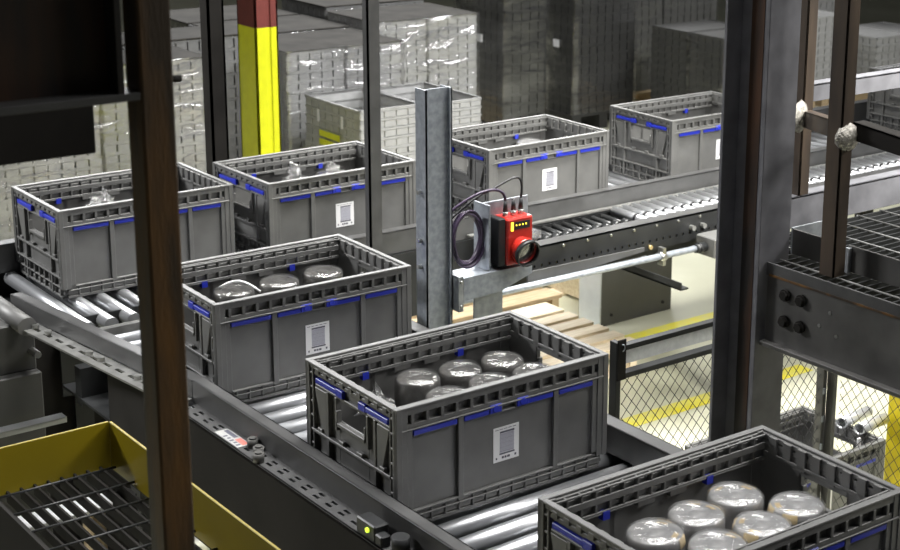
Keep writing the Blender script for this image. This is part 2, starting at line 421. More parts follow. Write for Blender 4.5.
ROLLS = {1:[(.240,.285,-.062,'leftmost dark wrapped roll at the back wall of the centre tote'),
            (.367,.290,-.070,'dark wrapped roll in the middle of the back row in the centre tote'),
            (.493,.287,-.072,'dark wrapped roll in the back right corner of the centre tote'),
            (.379,.176,-.070,'dark wrapped roll mid front row of the centre tote'),
            (.507,.172,-.072,'dark wrapped roll at the right end wall of the centre tote, front row'),
            (.249,.168,-.072,'dark wrapped roll left in the front row of the centre tote')],
         0:[(.186,.267,-.070,'pale wrapped roll left end of the back row in the nearest tote'),
            (.304,.279,-.070,'pale wrapped roll second in the back row of the nearest tote'),
            (.424,.293,-.068,'pale wrapped roll third in the back row of the nearest tote'),
            (.500,.192,-.072,'pale wrapped roll beside the right end wall of the nearest tote'),
            (.378,.168,-.070,'pale wrapped roll in the middle row of the nearest tote'),
            (.252,.160,-.070,'pale wrapped roll at the bottom edge inside the nearest tote'),
            (.462,.074,-.080,'pale wrapped roll mostly hidden behind the front wall of the nearest tote')],
         2:[(.196,.290,-.068,'dark wrapped roll under a white strap in the tote by the galvanized post'),
            (.335,.285,-.066,'dark wrapped roll in the middle of the tote by the galvanized post'),
            (.480,.290,-.064,'dark wrapped roll at the right of the tote by the galvanized post')],
         3:[(.285,.30,-.085,'wrapped roll in the tote behind the rusty post')],
         4:[(.28,.30,-.080,'left wrapped roll in the tote in front of the yellow column'),
            (.42,.30,-.080,'right wrapped roll in the tote in front of the yellow column')],
         5:[(.44,.30,-.075,'pale wrapped roll in the tote behind the red scanner')]}
RG = {1:'dark wrapped rolls in the centre tote',0:'pale wrapped rolls in the nearest tote',2:'dark wrapped rolls in the tote by the galvanized post',3:None,4:'wrapped rolls in the tote by the yellow column',5:None}
ri = 0
for k, lst in ROLLS.items():
    for lx, ly, zt, lab in lst:
        ri += 1; pale = k in (0,5)
        tape = [random.uniform(-3,3)+j*2.6 for j in range(2)] if k == 0 else None
        t = make_roll(.0560 if k == 1 else .0592, zt+HB, ri, 'roll_grey' if pale else 'roll_dark', 'wrap_film' if pale else 'wrap_dark', tape)
        t.location = (*tl(k,lx,ly,0)[:2], Z0-HB); props(t, lab, 'roll', RG[k])
def crumple(c, r, h, seed, n=20, m=8):
    rnd = random.Random(seed); b = MB(); vs = []; sh = Vector((0,0,0))
    spike = [rnd.uniform(.35,1.25) for _ in range(n)]
    for j in range(m):
        f = j/(m-1); rr = r*(1-f**1.6)*.95+.002; sh = sh+Vector((rnd.uniform(-.16,.16)*r, rnd.uniform(-.16,.16)*r, 0))
        for i in range(n):
            a = 2*PI*i/n+rnd.uniform(-.12,.12); k = spike[i]*rnd.uniform(.65,1.15)
            vs.append((c[0]+sh.x+rr*k*math.cos(a), c[1]+sh.y+rr*k*math.sin(a), c[2]+h*f*rnd.uniform(.6,1.0)*(spike[i]+.2)))
    fs = [(j*n+i,j*n+(i+1)%n,(j+1)*n+(i+1)%n,(j+1)*n+i) for j in range(m-1) for i in range(n)]
    return b.add(vs, fs)
film('loose_film', .74, .04, .08, .9, 40.)
for k, lx, ly, z, r, h, lab in ((1,.100,.275,-.115,.05,.055,'crumpled clear plastic film at the left end of the centre tote'),
                            (3,.275,.295,-.086,.05,.055,'crumpled clear plastic film sticking up in the tote behind the rusty post'),
                            (4,.270,.295,-.081,.028,.065,'left tuft of clear plastic film in the tote by the yellow column'),
                            (4,.420,.295,-.081,.035,.045,'right tuft of clear plastic film in the tote by the yellow column')):
    p = tl(k,lx,ly,z)
    single('plastic_film', crumple(p,r,h,k*7+int(lx*100)), 'loose_film', lab, 'plastic film', p, 'loose clear film in the totes')
p0 = tl(2,.190,.30,-.07)
single('strap', MB().tube([tl(2,.165+.010*i,.32-.012*i,-.070+.026*math.sin(i/8*PI)) for i in range(9)], .004, 6), 'strap',
       'white strap looped over a dark roll in the tote by the galvanized post', 'strap', p0)
RAW = False

# ------------------------------------------------------------------ near conveyor
RT = -H          # top of the rollers
t = thing('roller_conveyor', 'grey roller conveyor running toward the camera under the three nearest totes', 'conveyor', (2.1,2.5,FL))
NC = t
def guard_left():
    b = MB()
    b.box(1.718,1.756,.4,3.32,-.206,-.200); b.box(1.718,1.724,.4,3.32,-.266,-.2); b.box(1.750,1.756,.4,3.32,-.215,-.2)
    return b
part('guard_rail', guard_left(), 'rail_grey', t, bevel=.0015)
b = MB()   # flared upstream guard
x0,y0,x1,y1 = 1.755,3.32,1.632,4.24
dx = .038
b.hexa([(x0-dx,y0,-.206),(x0,y0,-.206),(x1,y1,-.206),(x1-dx,y1,-.206),(x0-dx,y0,-.2),(x0,y0,-.2),(x1,y1,-.2),(x1-dx,y1,-.2)])
b.hexa([(x0-dx,y0,-.252),(x0-dx+.006,y0,-.252),(x1-dx+.006,y1,-.252),(x1-dx,y1,-.252),(x0-dx,y0,-.2),(x0-dx+.006,y0,-.2),(x1-dx+.006,y1,-.2),(x1-dx,y1,-.2)])
part('guard_rail', b, 'rail_grey', t, bevel=.0015)
b = MB().box(2.440,2.490,.4,3.95,-.221,-.215).box(2.440,2.446,.4,3.95,-.29,-.215).box(2.484,2.490,.4,3.95,-.29,-.215)
part('guard_rail', b, 'rail_grey', t, bevel=.0015)
def slots_plate(x0, x1, ya, yb, z, rows, pitch, sl, sw, th=.006, phase=0.):
    """flat plate with rows of real oblong holes running along y"""
    b = MB(); xs = [x0]
    for rx in sorted(rows): xs += [rx-sw/2, rx+sw/2]
    xs.append(x1)
    for i in range(0,len(xs)-1):
        if i % 2 == 0: b.box(xs[i],xs[i+1],ya,yb,z-th,z)
        else:
            y = ya+phase
            b.box(xs[i],xs[i+1],ya,y,z-th,z) if phase > 0 else None
            while y < yb:
                y2 = min(y+pitch-sl, yb); b.box(xs[i],xs[i+1],y,y2,z-th,z); y += pitch
    return b
b = slots_plate(1.660,1.720,.6,3.30,-.262,[1.700,1.684],.052,.022,.008)
part('side_flange', b, 'rail_grey', t)
b = MB()
q = slots_plate(0,.060,0,.93,-.252,[.030],.062,.036,.012)
ang = math.atan2(x0-x1, y1-y0)
q.turn(ang).v[:]; q.v = [v+Vector((1.655,3.31,0)) for v in q.v]
part('side_flange', q, 'rail_edge', t)
part('side_plate', MB().box(1.660,1.667,.6,3.72,-.60,-.262), 'steel_black', t, bevel=.001)
part('side_plate', MB().box(2.484,2.492,.6,3.95,-.50,-.29), 'frame_dark', t)
part('cross_member', MB().box(1.67,2.484,3.93,3.97,-.48,-.36), 'frame_dark', t)
part('bed_plate', MB().box(1.667,2.484,.6,4.06,-.46,-.452), 'frame_dark', t)
for i in range(36):
    y = 1.30+.0765*i
    if y > 4.04: break
    part('roller', MB().cyl((1.735,y,RT-.0245),(2.455,y,RT-.0245),.0245,20), 'roller', t)
for (x,y) in ((1.69,.9),(2.46,.9),(2.46,2.4),(2.46,3.8),(1.70,3.6)):
    part('leg', MB().box(x-.03,x+.03,y-.03,y+.03,FL,-.46), 'frame_dark', t)
part('hold_down_cap', MB().box(1.70,2.48,4.062,4.085,-.33,-.305), 'rail_edge', t)
# details on the near flange: warning label, knobs, photo eye
lb = MB().box(1.668,1.706,3.000,3.115,-.2615,-.2605); 
s = part('warning_label', lb, 'label_grey', t, label='white and red warning sticker')
k = MB(); 
for i in range(5): k.box(1.672+.003*(i%2),1.684,3.010+.016*i,3.018+.016*i,-.2604,-.2602)
part('sticker_print', k.box(1.690,1.702,3.055,3.108,-.2604,-.2602), 'print_dark', s)
part('sticker_band', MB().box(1.686,1.703,3.005,3.045,-.2604,-.2602), 'label_red', s)
for (x,y) in ((1.703,2.985),(1.690,2.935),(1.672,2.905)):
    part('clamp_knob', MB().cyl((x,y,-.262),(x,y,-.240),.014,16).cyl((x,y,-.240),(x,y,-.236),.009,12), 'edge_grey', t)
pe = part('photo_eye', MB().box(1.664,1.702,2.405,2.475,-.262,-.222).box(1.664,1.690,2.38,2.405,-.262,-.236), 'frame_dark', t, bevel=.003)
part('indicator_light', MB().cyl((1.6645,2.43,-.238),(1.660,2.43,-.238),.006,10), 'led_green', pe, label='small glowing green light')
part('photo_eye', MB().cyl((1.690,2.345,-.262),(1.690,2.345,-.225),.020,14), 'frame_dark', t)
for y in (3.36,3.45,3.52,3.70,3.76,3.98,4.05):
    part('bolt', MB().cyl((1.685-(y-3.31)*.125,y,-.251),(1.685-(y-3.31)*.125,y,-.240),.011,8,smooth=False), 'bolt', t)
# ------------------------------------------------------------------ support leg at the left
RAW = True
FL = -Z0
t = thing('conveyor_stand', 'grey sheet metal conveyor stand at the left edge below the corner tote', 'conveyor stand', (1.48,4.5,FL))
part('upper_panel', MB().box(1.36,1.574,4.45,4.56,-.40,-.25), 'stand_shaded_grey', t, bevel=.004)
part('lower_panel', MB().box(1.34,1.577,4.42,4.56,FL,-.40), 'stand_shaded_grey', t, bevel=.004)
part('round_cap', MB().cyl((1.53,4.38,-.240),(1.53,4.72,-.240),.028,18), 'cabinet', t)
for z in (-.34,-.70): part('bolt', MB().cyl((1.562,4.45 if z > -.40 else 4.42,z),(1.562,4.40,z),.011,8,smooth=False), 'bolt', t)
single('dark_gap_panel', MB().box(1.45,2.35,4.575,4.58,FL+.02,-.33), 'steel_black', 'added black panel standing in for the darkness under the corner tote', 'panel', (1.9,4.5,FL+.02))  # black sheet added to darken the open gap under the tote
single('strut_channel', MB().box(1.15,1.612,4.34,4.36,-.545,-.530).box(1.15,1.612,4.34,4.38,-.532,-.528), 'roller', 'thin bright metal strut crossing in front of the grey conveyor stand', 'strut', (1.4,4.35,-.545))
RAW = False
FL = -1.204
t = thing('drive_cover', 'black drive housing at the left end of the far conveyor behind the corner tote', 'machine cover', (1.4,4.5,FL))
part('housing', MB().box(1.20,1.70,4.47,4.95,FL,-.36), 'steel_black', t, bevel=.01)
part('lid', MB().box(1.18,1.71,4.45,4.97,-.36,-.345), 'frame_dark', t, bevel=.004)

# ------------------------------------------------------------------ far conveyor (totes travel along it) and its side lane
t = thing('roller_conveyor', 'far roller conveyor carrying a row of totes behind the red scanner', 'conveyor', (4.2,4.48,FL))
b = MB().box(2.75,8.2,4.196,4.236,-.221,-.215).box(2.75,8.2,4.196,4.202,-.30,-.215)
part('guard_rail', b, 'rail_grey', t, bevel=.0015)
b = MB().box(1.75,8.2,4.74,4.79,-.206,-.200).box(1.75,8.2,4.74,4.746,-.30,-.2)
part('guard_rail', b, 'rail_grey', t, bevel=.0015)
part('side_plate', MB().box(1.72,8.2,4.190,4.196,-.55,-.302), 'frame_dark', t)
part('side_plate', MB().box(1.72,8.2,4.79,4.796,-.55,-.25), 'frame_dark', t)
part('bed_plate', MB().box(1.72,8.2,4.2,4.79,-.40,-.395), 'frame_dark', t)
x = 1.79
while x < 7.6:
    part('roller', MB().cyl((x,4.13 if x < 2.45 else 4.215,RT-.0245),(x,4.745,RT-.0245),.0245,16), 'roller', t); x += .0765
for x in (1.8,3.2,5.7,7.4):
    for y in (4.25,4.74): part('leg', MB().box(x-.03,x+.03,y-.03,y+.03,FL,-.4), 'frame_dark', t)
t = thing('roller_lane', 'narrow lane of short bright rollers along the front of the far conveyor', 'conveyor', (4.6,4.05,FL))
LB = -.278
b = slots_plate(3.30,7.8,3.925,3.985,LB,[],.1,.05,.01)
part('side_flange', b, 'rail_grey', t)
# side channel with a row of holes
b = MB(); x = 3.30
b.box(3.30,7.8,3.925,3.931,-.342,LB); b.box(3.30,7.8,3.925,3.931,-.388,-.362)
while x < 7.8:
    b.box(x,x+.027,3.925,3.931,-.362,-.342); b.box(x+.027,x+.036,3.925,3.931,-.362,-.357); b.box(x+.027,x+.036,3.925,3.931,-.347,-.342); x += .036
b.box(3.30,7.8,3.931,3.965,-.388,-.382)
part('side_channel', b, 'frame_dark', t)
part('inner_plate', MB().box(3.30,7.8,3.960,3.964,-.38,LB-.006), 'brass', t)
part('side_flange', MB().box(3.30,7.8,4.165,4.186,LB-.006,LB), 'rail_edge', t)
part('bed_plate', MB().box(3.30,7.8,3.965,4.19,-.40,-.395), 'frame_dark', t)
x = 4.02; n = 0
while x < 7.3 and n < 64:
    r = part('roller', MB().cyl((x,3.98,LB-.016),(x,4.17,LB-.016),.019,14), 'roller', t)
    rg = MB()
    rg.cyl((x,4.03,LB-.016),(x,4.042,LB-.016),.0215,14)
    part('drive_ring', rg, 'black_rubber', r); x += .052; n += 1
for i in range(11):
    x = 3.44+.05*i; part('belt_pulley', MB().cyl((x,4.0,LB-.02),(x,4.03,LB-.02),.021,12).cyl((x,4.03,LB-.022),(x,4.15,LB-.022),.012,10), 'frame_dark', t)
part('motor', MB().cyl((3.42,4.0,-.262),(3.42,4.14,-.262),.03,18).box(3.40,3.50,4.0,4.10,-.29,-.25), 'foil', t)
for i in range(28):
    x = 3.42+.118*i; part('bolt', MB().cyl((x,3.924,-.292),(x,3.918,-.292),.005,8), 'bolt', t)
for i in range(9):
    x = 3.62+.36*i; part('bolt', MB().cyl((x,3.924,-.374),(x,3.916,-.374),.009,10), 'brass', t)
for (x,z) in ((4.20,-.330),(4.26,-.330)): part('bolt', MB().cyl((x,3.924,z),(x,3.905,z),.011,8,smooth=False), 'bolt', t)
for x in (4.6,6.2): part('leg', MB().box(x-.03,x+.03,4.02,4.08,FL,-.4), 'frame_dark', t)
# air pipe along the lane
t = thing('air_pipe', 'galvanized pipe with clamps running along the front of the roller lane', 'pipe', (3.7,3.85,-.39))
part('pipe', MB().cyl((2.95,3.85,-.386),(4.165,3.85,-.391),.0125,16), 'galv', t)
part('coupling', MB().cyl((4.150,3.85,-.391),(4.205,3.85,-.391),.018,14).cyl((4.165,3.85,-.391),(4.175,3.85,-.391),.022,14), 'frame_dark', t)
part('pipe_clamp', MB().cyl((3.955,3.85,-.390),(3.985,3.85,-.390),.019,14).box(3.963,3.978,3.835,3.865,-.425,-.355), 'bolt', t)
part('junction_box', MB().box(4.205,4.42,3.80,3.90,-.43,-.352), 'cabinet', t, bevel=.004)
single('support_bracket', MB().box(3.86,3.90,3.64,4.19,-.450,-.444).box(3.86,3.865,3.64,4.19,-.45,-.42), 'frame_dark', 'short dark angle bracket under the galvanized pipe', 'bracket', (3.88,3.8,-.45))
b = MB().hexa([(3.33,3.872,-.40),(3.90,3.872,-.365),(3.90,3.88,-.365),(3.33,3.88,-.40),(3.33,3.872,-.345),(3.90,3.872,-.350),(3.90,3.88,-.350),(3.33,3.88,-.345)])
b.box(3.30,3.92,3.875,3.885,-.394,-.388)
single('cable_duct', b, 'rail_grey', 'dark tapering cable duct between the pipe and the roller lane', 'cable duct', (3.6,3.88,-.39))
# ------------------------------------------------------------------ from here on coordinates are in metres
RAW = True
FL = -Z0
t = thing('control_cabinet', 'grey floor cabinet with a pale end panel under the far conveyor', 'cabinet', (4.83,5.5,FL))
CX0,CX1,CY0,CY1 = 4.607,5.065,5.422,5.580
part('body', MB().box(CX0+.004,CX1,CY0,CY1,FL,-.60), 'cabinet', t, bevel=.002)
part('end_panel', MB().box(CX0-.004,CX0+.004,CY0,CY1,FL,-.60), 'cabinet_pale', t)
for (x,z) in ((CX0+.065,FL+.05),(CX1-.06,FL+.05)): part('bolt', MB().cyl((x,CY0,z),(x,CY0-.008,z),.008,8), 'black_rubber', t)

# ------------------------------------------------------------------ pallets
def pallet(name_label, x0, y0, lx, ly, widths, m, along='X', group='wooden pallets on the floor'):
    t = thing('wooden_pallet', name_label, 'pallet', (x0+lx/2,y0+ly/2,FL), 0, group)
    gap = (ly-sum(widths))/(len(widths)-1); y = y0
    for w in widths:
        part('deck_board', MB().box(x0,x0+lx,y,y+w,FL+.112,FL+.132), m, t, bevel=.002); y += w+gap
    for f in (0,.5,1):
        x = x0+.02+f*(lx-.08)
        part('stringer', MB().box(x,x+.04,y0,y0+ly,FL+.016,FL+.112), m, t)
    for f in (0,.5,1):
        yy = y0+f*(ly-.1); part('bottom_board', MB().box(x0,x0+lx,yy,yy+.1,FL,FL+.016), m, t)
    return t
pallet('pale wooden pallet behind the centre tote beside the grey cabinet', 3.55, 4.885, .84, .683, (.078,.078,.078,.078,.078,.140), 'wood')
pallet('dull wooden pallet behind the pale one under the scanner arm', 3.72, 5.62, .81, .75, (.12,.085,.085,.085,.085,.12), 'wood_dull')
pallet('wooden pallet corner showing to the right of the grey cabinet', 4.75, 5.60, .43, .7, (.12,.085,.085,.085,.085,.12), 'wood')
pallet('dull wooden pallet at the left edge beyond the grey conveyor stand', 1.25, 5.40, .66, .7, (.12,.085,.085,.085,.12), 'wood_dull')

# ------------------------------------------------------------------ galvanized post with scanner
PX0,PX1,PY0,PY1 = 2.443,2.533,3.66,3.715
t = thing('galvanized_post', 'tall galvanized channel post standing beside the near conveyor', 'post', (2.488,3.69,FL))
part('channel', MB().box(PX0,PX0+.004,PY0,PY1,FL+.01,.478).box(PX1-.004,PX1,PY0,PY1,FL+.01,.478).box(PX0+.004,PX1-.004,PY0+.014,PY0+.018,FL+.01,.478)
     .box(PX0,PX0+.008,PY0,PY0+.004,FL+.01,.478).box(PX1-.008,PX1,PY0,PY0+.004,FL+.01,.478), 'galv', t)
part('base_plate', MB().box(2.42,2.56,3.62,3.75,FL,FL+.01), 'galv', t)
for z in (.175,.03,-.05): part('bolt', MB().cyl((PX0,3.69,z),(PX0-.012,3.69,z),.007,8,smooth=False), 'bolt', t)
t = thing('scanner_bracket', 'galvanized arm bracket bolted to the post, carrying the red scanner', 'bracket', (2.66,3.65,-.16))
b = MB()
b.hexa([(2.553,3.630,-.163),(2.69,3.630,-.158),(2.69,3.634,-.158),(2.553,3.634,-.163),(2.553,3.630,-.096),(2.69,3.630,-.096),(2.69,3.634,-.096),(2.553,3.634,-.096)])
b.hexa([(2.69,3.630,-.158),(2.806,3.630,-.122),(2.806,3.634,-.122),(2.69,3.634,-.158),(2.69,3.630,-.096),(2.806,3.630,-.096),(2.806,3.634,-.096),(2.69,3.634,-.096)])
b.box(2.54,2.806,3.630,3.715,-.096,-.092)
part('arm', b, 'galv', t)
part('clamp_plate', MB().box(2.534,2.552,3.630,3.70,-.195,-.085), 'galv_dull', t, bevel=.001)
for z in (-.103,-.178): part('bolt', MB().cyl((2.543,3.630,z),(2.543,3.624,z),.005,8), 'bolt', t)
part('gusset', MB().box(2.60,2.706,3.645,3.65,-.232,-.15), 'galv_dull', t)
part('back_plate', MB().box(2.655,2.835,3.690,3.695,-.092,.108), 'galv', t, bevel=.001)
part('side_plate', MB().box(2.652,2.657,3.640,3.720,-.092,.112), 'galv', t, bevel=.001)
for z in (.085,-.07): part('bolt', MB().cyl((2.668,3.690,z),(2.668,3.684,z),.005,8), 'bolt', t)
t = thing('barcode_scanner', 'red barcode scanner with a round dark lens hood and three cable plugs', 'scanner', (2.75,3.65,-.09))
part('housing', MB().box(2.702,2.800,3.618,3.688,-.080,.066), 'scanner_red', t, bevel=.005)
part('heat_sink', MB().box(2.676,2.701,3.625,3.688,-.078,.068), 'frame_dark', t, bevel=.002)
c0 = Vector((2.752,3.618,-.030)); dv = Vector((-.02,-.95,-.20)).normalized()
part('lens_hood', MB().cyl(c0-dv*.03,c0+dv*.018,.032,24,r1=.040,cap=False).pipe(c0+dv*.016,c0+dv*.030,.0415,.036,24), 'scanner_red', t)
part('hood_rim', MB().pipe(c0+dv*.030,c0+dv*.046,.0425,.0375,24), 'frame_dark', t)
part('lens', MB().cyl(c0+dv*.018,c0+dv*.022,.0362,24), 'lens', t)
part('display', MB().box(2.728,2.786,3.6165,3.619,.030,.054), 'black_rubber', t)
part('status_light', MB().box(2.716,2.724,3.6155,3.619,.028,.054), 'led_yellow', t, label='glowing yellow status light')
for i in range(4): part('status_light', MB().box(2.733+.012*i,2.737+.012*i,3.6155,3.617,.042,.046), 'led_yellow', t)
plugs = [(2.722,3.655),(2.752,3.655),(2.780,3.655)]
for x,y in plugs:
    p = part('plug', MB().cyl((x,y,.066),(x,y,.080),.009,12), 'bolt', t)
    part('plug_boot', MB().cyl((x,y,.080),(x,y,.115),.008,12,r1=.005), 'black_rubber', p)
def bez(a,b,c,d,n=16): 
    a,b,c,d = map(Vector,(a,b,c,d)); return [a*(1-s)**3+b*3*s*(1-s)**2+c*3*s*s*(1-s)+d*s**3 for s in [i/n for i in range(n+1)]]
single('signal_cable', MB().tube(bez((2.722,3.655,.114),(2.715,3.65,.175),(2.62,3.66,.165),(2.534,3.69,.092)), .0045), 'purple_cable', 'dark purple cable curving from the left scanner plug to the post', 'cable', (2.63,3.66,.1))
single('signal_cable', MB().tube(bez((2.780,3.655,.114),(2.80,3.655,.225),(2.73,3.66,.165),(2.668,3.672,.146))+bez((2.668,3.672,.146),(2.62,3.68,.135),(2.57,3.69,.09),(2.536,3.70,.06))[1:], .0035), 'black_rubber', 'thin black cable curving from the right scanner plug to the post', 'cable', (2.7,3.66,.1))
b = MB()
for i in range(7):
    rr = .066-.0018*i; oy = 3.672+.006*(i%4)
    b.tube([(2.600+.004*math.sin(i)+rr*.86*math.cos(a),oy+.004*math.sin(a*2+i),.010+rr*1.32*math.sin(a)) for a in [2*PI*j/36 for j in range(36)]], .004, 6, True)
single('cable_coil', b, 'purple_cable', 'coil of dark purple cable hanging between the post and the scanner', 'cable', (2.60,3.68,.01))
single('upright_bar', MB().box(2.709,2.756,4.40,4.406,FL,1.6).box(2.709,2.715,4.40,4.43,FL,1.6), 'rail_grey', 'thin dark grey steel upright in front of the tote by the yellow column', 'post', (2.73,4.41,FL))
single('steel_upright', MB().box(2.633,2.700,5.40,5.406,FL,1.8).box(2.633,2.643,5.4,5.46,FL,1.8).box(2.692,2.70,5.4,5.46,FL,1.8), 'steel_black', 'black steel upright behind the tote row left of the yellow column', 'post', (2.66,5.43,FL))

# ------------------------------------------------------------------ yellow and red building column
t = thing('steel_column', 'building column painted yellow below and red brown above, behind the tote row', 'column', (3.73,7.1,FL))
cx0, cx1, cy0, cy1 = 3.667, 3.792, 7.0, 7.19
def hsec(x0,x1,y0,y1,z0,z1,tf,tw):
    xm = (x0+x1)/2; return MB().box(x0,x1,y0,y0+tf,z0,z1).box(x0,x1,y1-tf,y1,z0,z1).box(xm-tw/2,xm+tw/2,y0+tf,y1-tf,z0,z1)
def boxcol(z0,z1):
    return MB().box(cx0,cx0+.01,cy0,cy1,z0,z1).box(cx0,cx1,cy0+.006,cy0+.014,z0,z1).box(cx0,cx0+.058,cy0,cy0+.008,z0,z1).box(cx1-.040,cx1,cy0,cy0+.008,z0,z1).box(cx1-.01,cx1,cy0,cy1,z0,z1).box(cx0,cx1,cy1-.01,cy1,z0,z1)
part('painted_base', boxcol(FL,.130), 'column_yellow', t, bevel=.001, label='bright yellow lower half')
part('upper_shaft', boxcol(.130,2.6), 'column_red', t, bevel=.001, label='red brown upper half')
single('steel_column', MB().box(4.300,4.50,3.24,3.42,FL,-.30), 'column_amber', 'yellow painted column behind the wire fence at the right edge', 'column', (4.4,3.33,FL), bevel=.004)

# ------------------------------------------------------------------ mezzanine at the right
t = thing('steel_column', 'big dark wide-flange steel column right of the centre totes', 'column', (2.856,2.75,FL))
part('shaft', hsec(2.800,2.912,2.673,2.832,FL+.012,2.6,.011,.009), 'steel_blue', t, bevel=.0015)
part('rust_streak', MB().box(2.8500,2.8513,2.740,2.785,FL+.05,2.6), 'rust_dark', t, label='rust brown streak down the web')
part('base_plate', MB().box(2.76,2.95,2.63,2.87,FL,FL+.012), 'steel_black', t)
G = .147
t = thing('edge_beam', 'dark steel channel edge beam with bolts under the walkway grating', 'beam', (2.83,2.0,-.07))
b = MB().box(2.832,2.838,.6,2.671,-.066,.118).box(2.812,2.88,.6,2.671,-.076,-.064).box(2.832,2.88,.6,2.671,.110,.118)
part('channel', b, 'edge_grey', t, bevel=.0015)
part('edge_trim', MB().box(2.827,2.833,.6,2.671,.112,G), 'rail_grey', t, bevel=.001)
part('rust_line', MB().box(2.8263,2.827,.6,2.660,.112,.118), 'rust', t, label='rusty line below the trim')
for (y,z) in ((2.600,.075),(2.545,.075),(2.600,.005),(2.545,.005)):
    part('bolt', MB().cyl((2.832,y,z),(2.815,y,z),.0125,6,smooth=False).cyl((2.83,y,z),(2.822,y,z),.016,14), 'steel_black', t)
for (y,z) in ((2.452,.067),(2.485,.025),(2.428,.012)): part('bolt_hole', MB().cyl((2.832,y,z),(2.8305,y,z),.005,10), 'bolt', t)
single('cross_beam', MB().box(3.00,5.2,2.844,2.850,G+.003,.239).box(3.00,5.2,2.844,2.89,.233,.239), 'steel_blue', 'grey steel beam along the far edge of the walkway grating', 'beam', (3.6,2.86,G), bevel=.001)
t = thing('floor_grating', 'dark steel bar grating forming the walkway floor at the right', 'grating', (3.6,2.0,.118))
b = MB(); y = 1.0
while y < 2.842:
    b.box(2.838 if y < 2.66 else 2.915,4.9,y,y+.005,.120,.1455); y += .030
part('bearing_bars', b, 'frame_dark', t)
b = MB(); x = 2.872
while x < 4.9:
    b.tube([(x,1.0,.1455),(x,2.665 if x < 2.92 else 2.84,.1455)], .0030, 6); x += .1
part('cross_rods', b, 'rail_edge', t)
t = thing('toe_plate', 'low dark toe plate on the grating behind the bottom of the nearer brown post', 'toe plate', (2.93,1.9,G+.002))
part('plate', MB().box(2.928,2.934,1.0,2.488,G+.002,.218), 'edge_grey', t, bevel=.001)
part('weld_tab', MB().box(2.916,2.928,2.476,2.488,G+.002,.213), 'galv_dull', t)
t = thing('toe_plate', 'low dark toe plate with a bright top edge right of the big column', 'toe plate', (2.93,2.6,G+.002))
part('plate', MB().box(2.928,2.934,2.545,2.678,G+.002,.216), 'edge_grey', t)
part('return_plate', MB().box(2.928,3.11,2.678,2.684,G+.002,.219), 'galv_dull', t)
t = thing('guard_rail_frame', 'brown angle iron guard rail with two posts on the walkway at the right', 'railing', (3.0,2.5,G+.002))
part('post', MB().box(2.855,2.897,2.469,2.474,G+.002,2.4).box(2.855,2.860,2.469,2.516,G+.002,2.4), 'angle_brown', t, bevel=.0008)
part('post', MB().box(3.128,3.166,2.846,2.851,.239,2.4).box(3.128,3.133,2.846,2.900,.239,2.4), 'angle_brown', t, bevel=.0008)
def rail(p, q, z0, z1, wd=.040):
    (px,py),(qx,qy) = p,q; b = MB(); h = .045; e = .005
    b.hexa([(px,py,z0-h),(px+e,py,z0-h),(qx+e,qy,z1-h),(qx,qy,z1-h),(px,py,z0),(px+e,py,z0),(qx+e,qy,z1),(qx,qy,z1)])
    b.hexa([(px,py,z0-e),(px+wd,py,z0-e),(qx+wd,qy,z1-e),(qx,qy,z1-e),(px,py,z0),(px+wd,py,z0),(qx+wd,qy,z1),(qx,qy,z1)])
    return b
part('hand_rail', rail((2.897,2.478),(3.128,2.850),.530,.478,.03), 'angle_brown', t)
part('hand_rail', rail((2.897,1.2),(2.897,2.470),.44,.541,.04), 'steel_black', t)
part('mid_rail', MB().box(3.166,5.2,2.846,2.851,.500,.548).box(3.166,5.2,2.846,2.888,.543,.548), 'steel_blue', t, bevel=.0008)
def blob(c, r, seed):
    rnd = random.Random(seed); m = MB(); n = 12
    pr = [(.05,-1),(.6,-.8),(.95,-.3),(1,.2),(.75,.7),(.05,1)]
    vs = [(c[0]+r[0]*q*rnd.uniform(.8,1.15)*math.cos(2*PI*i/n), c[1]+r[1]*q*rnd.uniform(.8,1.15)*math.sin(2*PI*i/n), c[2]+r[2]*z*rnd.uniform(.85,1.1)) for q,z in pr for i in range(n)]
    return m.add(vs, [(k*n+i,k*n+(i+1)%n,(k+1)*n+(i+1)%n,(k+1)*n+i) for k in range(5) for i in range(n)], True)
part('weld_bead', blob((3.112,2.842,.466),(.032,.016,.044),3), 'weld', t, label='lumpy pale weld')
part('weld_bead', blob((2.878,2.470,.505),(.040,.018,.036),5), 'weld', t, label='lumpy pale weld')

# ------------------------------------------------------------------ wire fence
t = thing('wire_fence', 'black chain-link fence with a corner post right of the centre tote', 'fence', (3.15,3.1,FL))
FZ = -.272; FX0, FX1, FY = 2.708, 3.588, 3.1
def chain(u0,u1,z0,z1,to3,du=.0370,dz=.0440,r=.0011):
    b = MB(); s = dz/du; n = int((u1-u0+(z1-z0)/s)/du)+2
    for sg in (1,-1):
        for i in range(n):
            # line z = z0 + s*(u-a) (sg=1) or z = z1 - s*(u-a)
            a = u0-(z1-z0)/s+i*du
            ua, ub = max(u0,a), min(u1,a+(z1-z0)/s)
            if ub-ua < .004: continue
            f = (lambda u: z0+s*(u-a)) if sg > 0 else (lambda u: z1-s*(u-a))
            p, q = Vector(to3(ua,f(ua))), Vector(to3(ub,f(ub)))
            b.cyl(p,q,r,5,cap=False)
    return b
part('wire_mesh', chain(FX0+.02,FX1-.02,FL+.03,FZ-.006,lambda u,z:(u,FY+.012,z)), 'black_rubber', t)
part('top_rail', MB().box(FX0-.01,FX1,FY,FY+.03,FZ-.012,FZ+.004), 'frame_dark', t, bevel=.001)
part('post', MB().box(FX0-.012,FX0+.006,FY,FY+.03,FL,FZ+.10), 'frame_dark', t, bevel=.001)
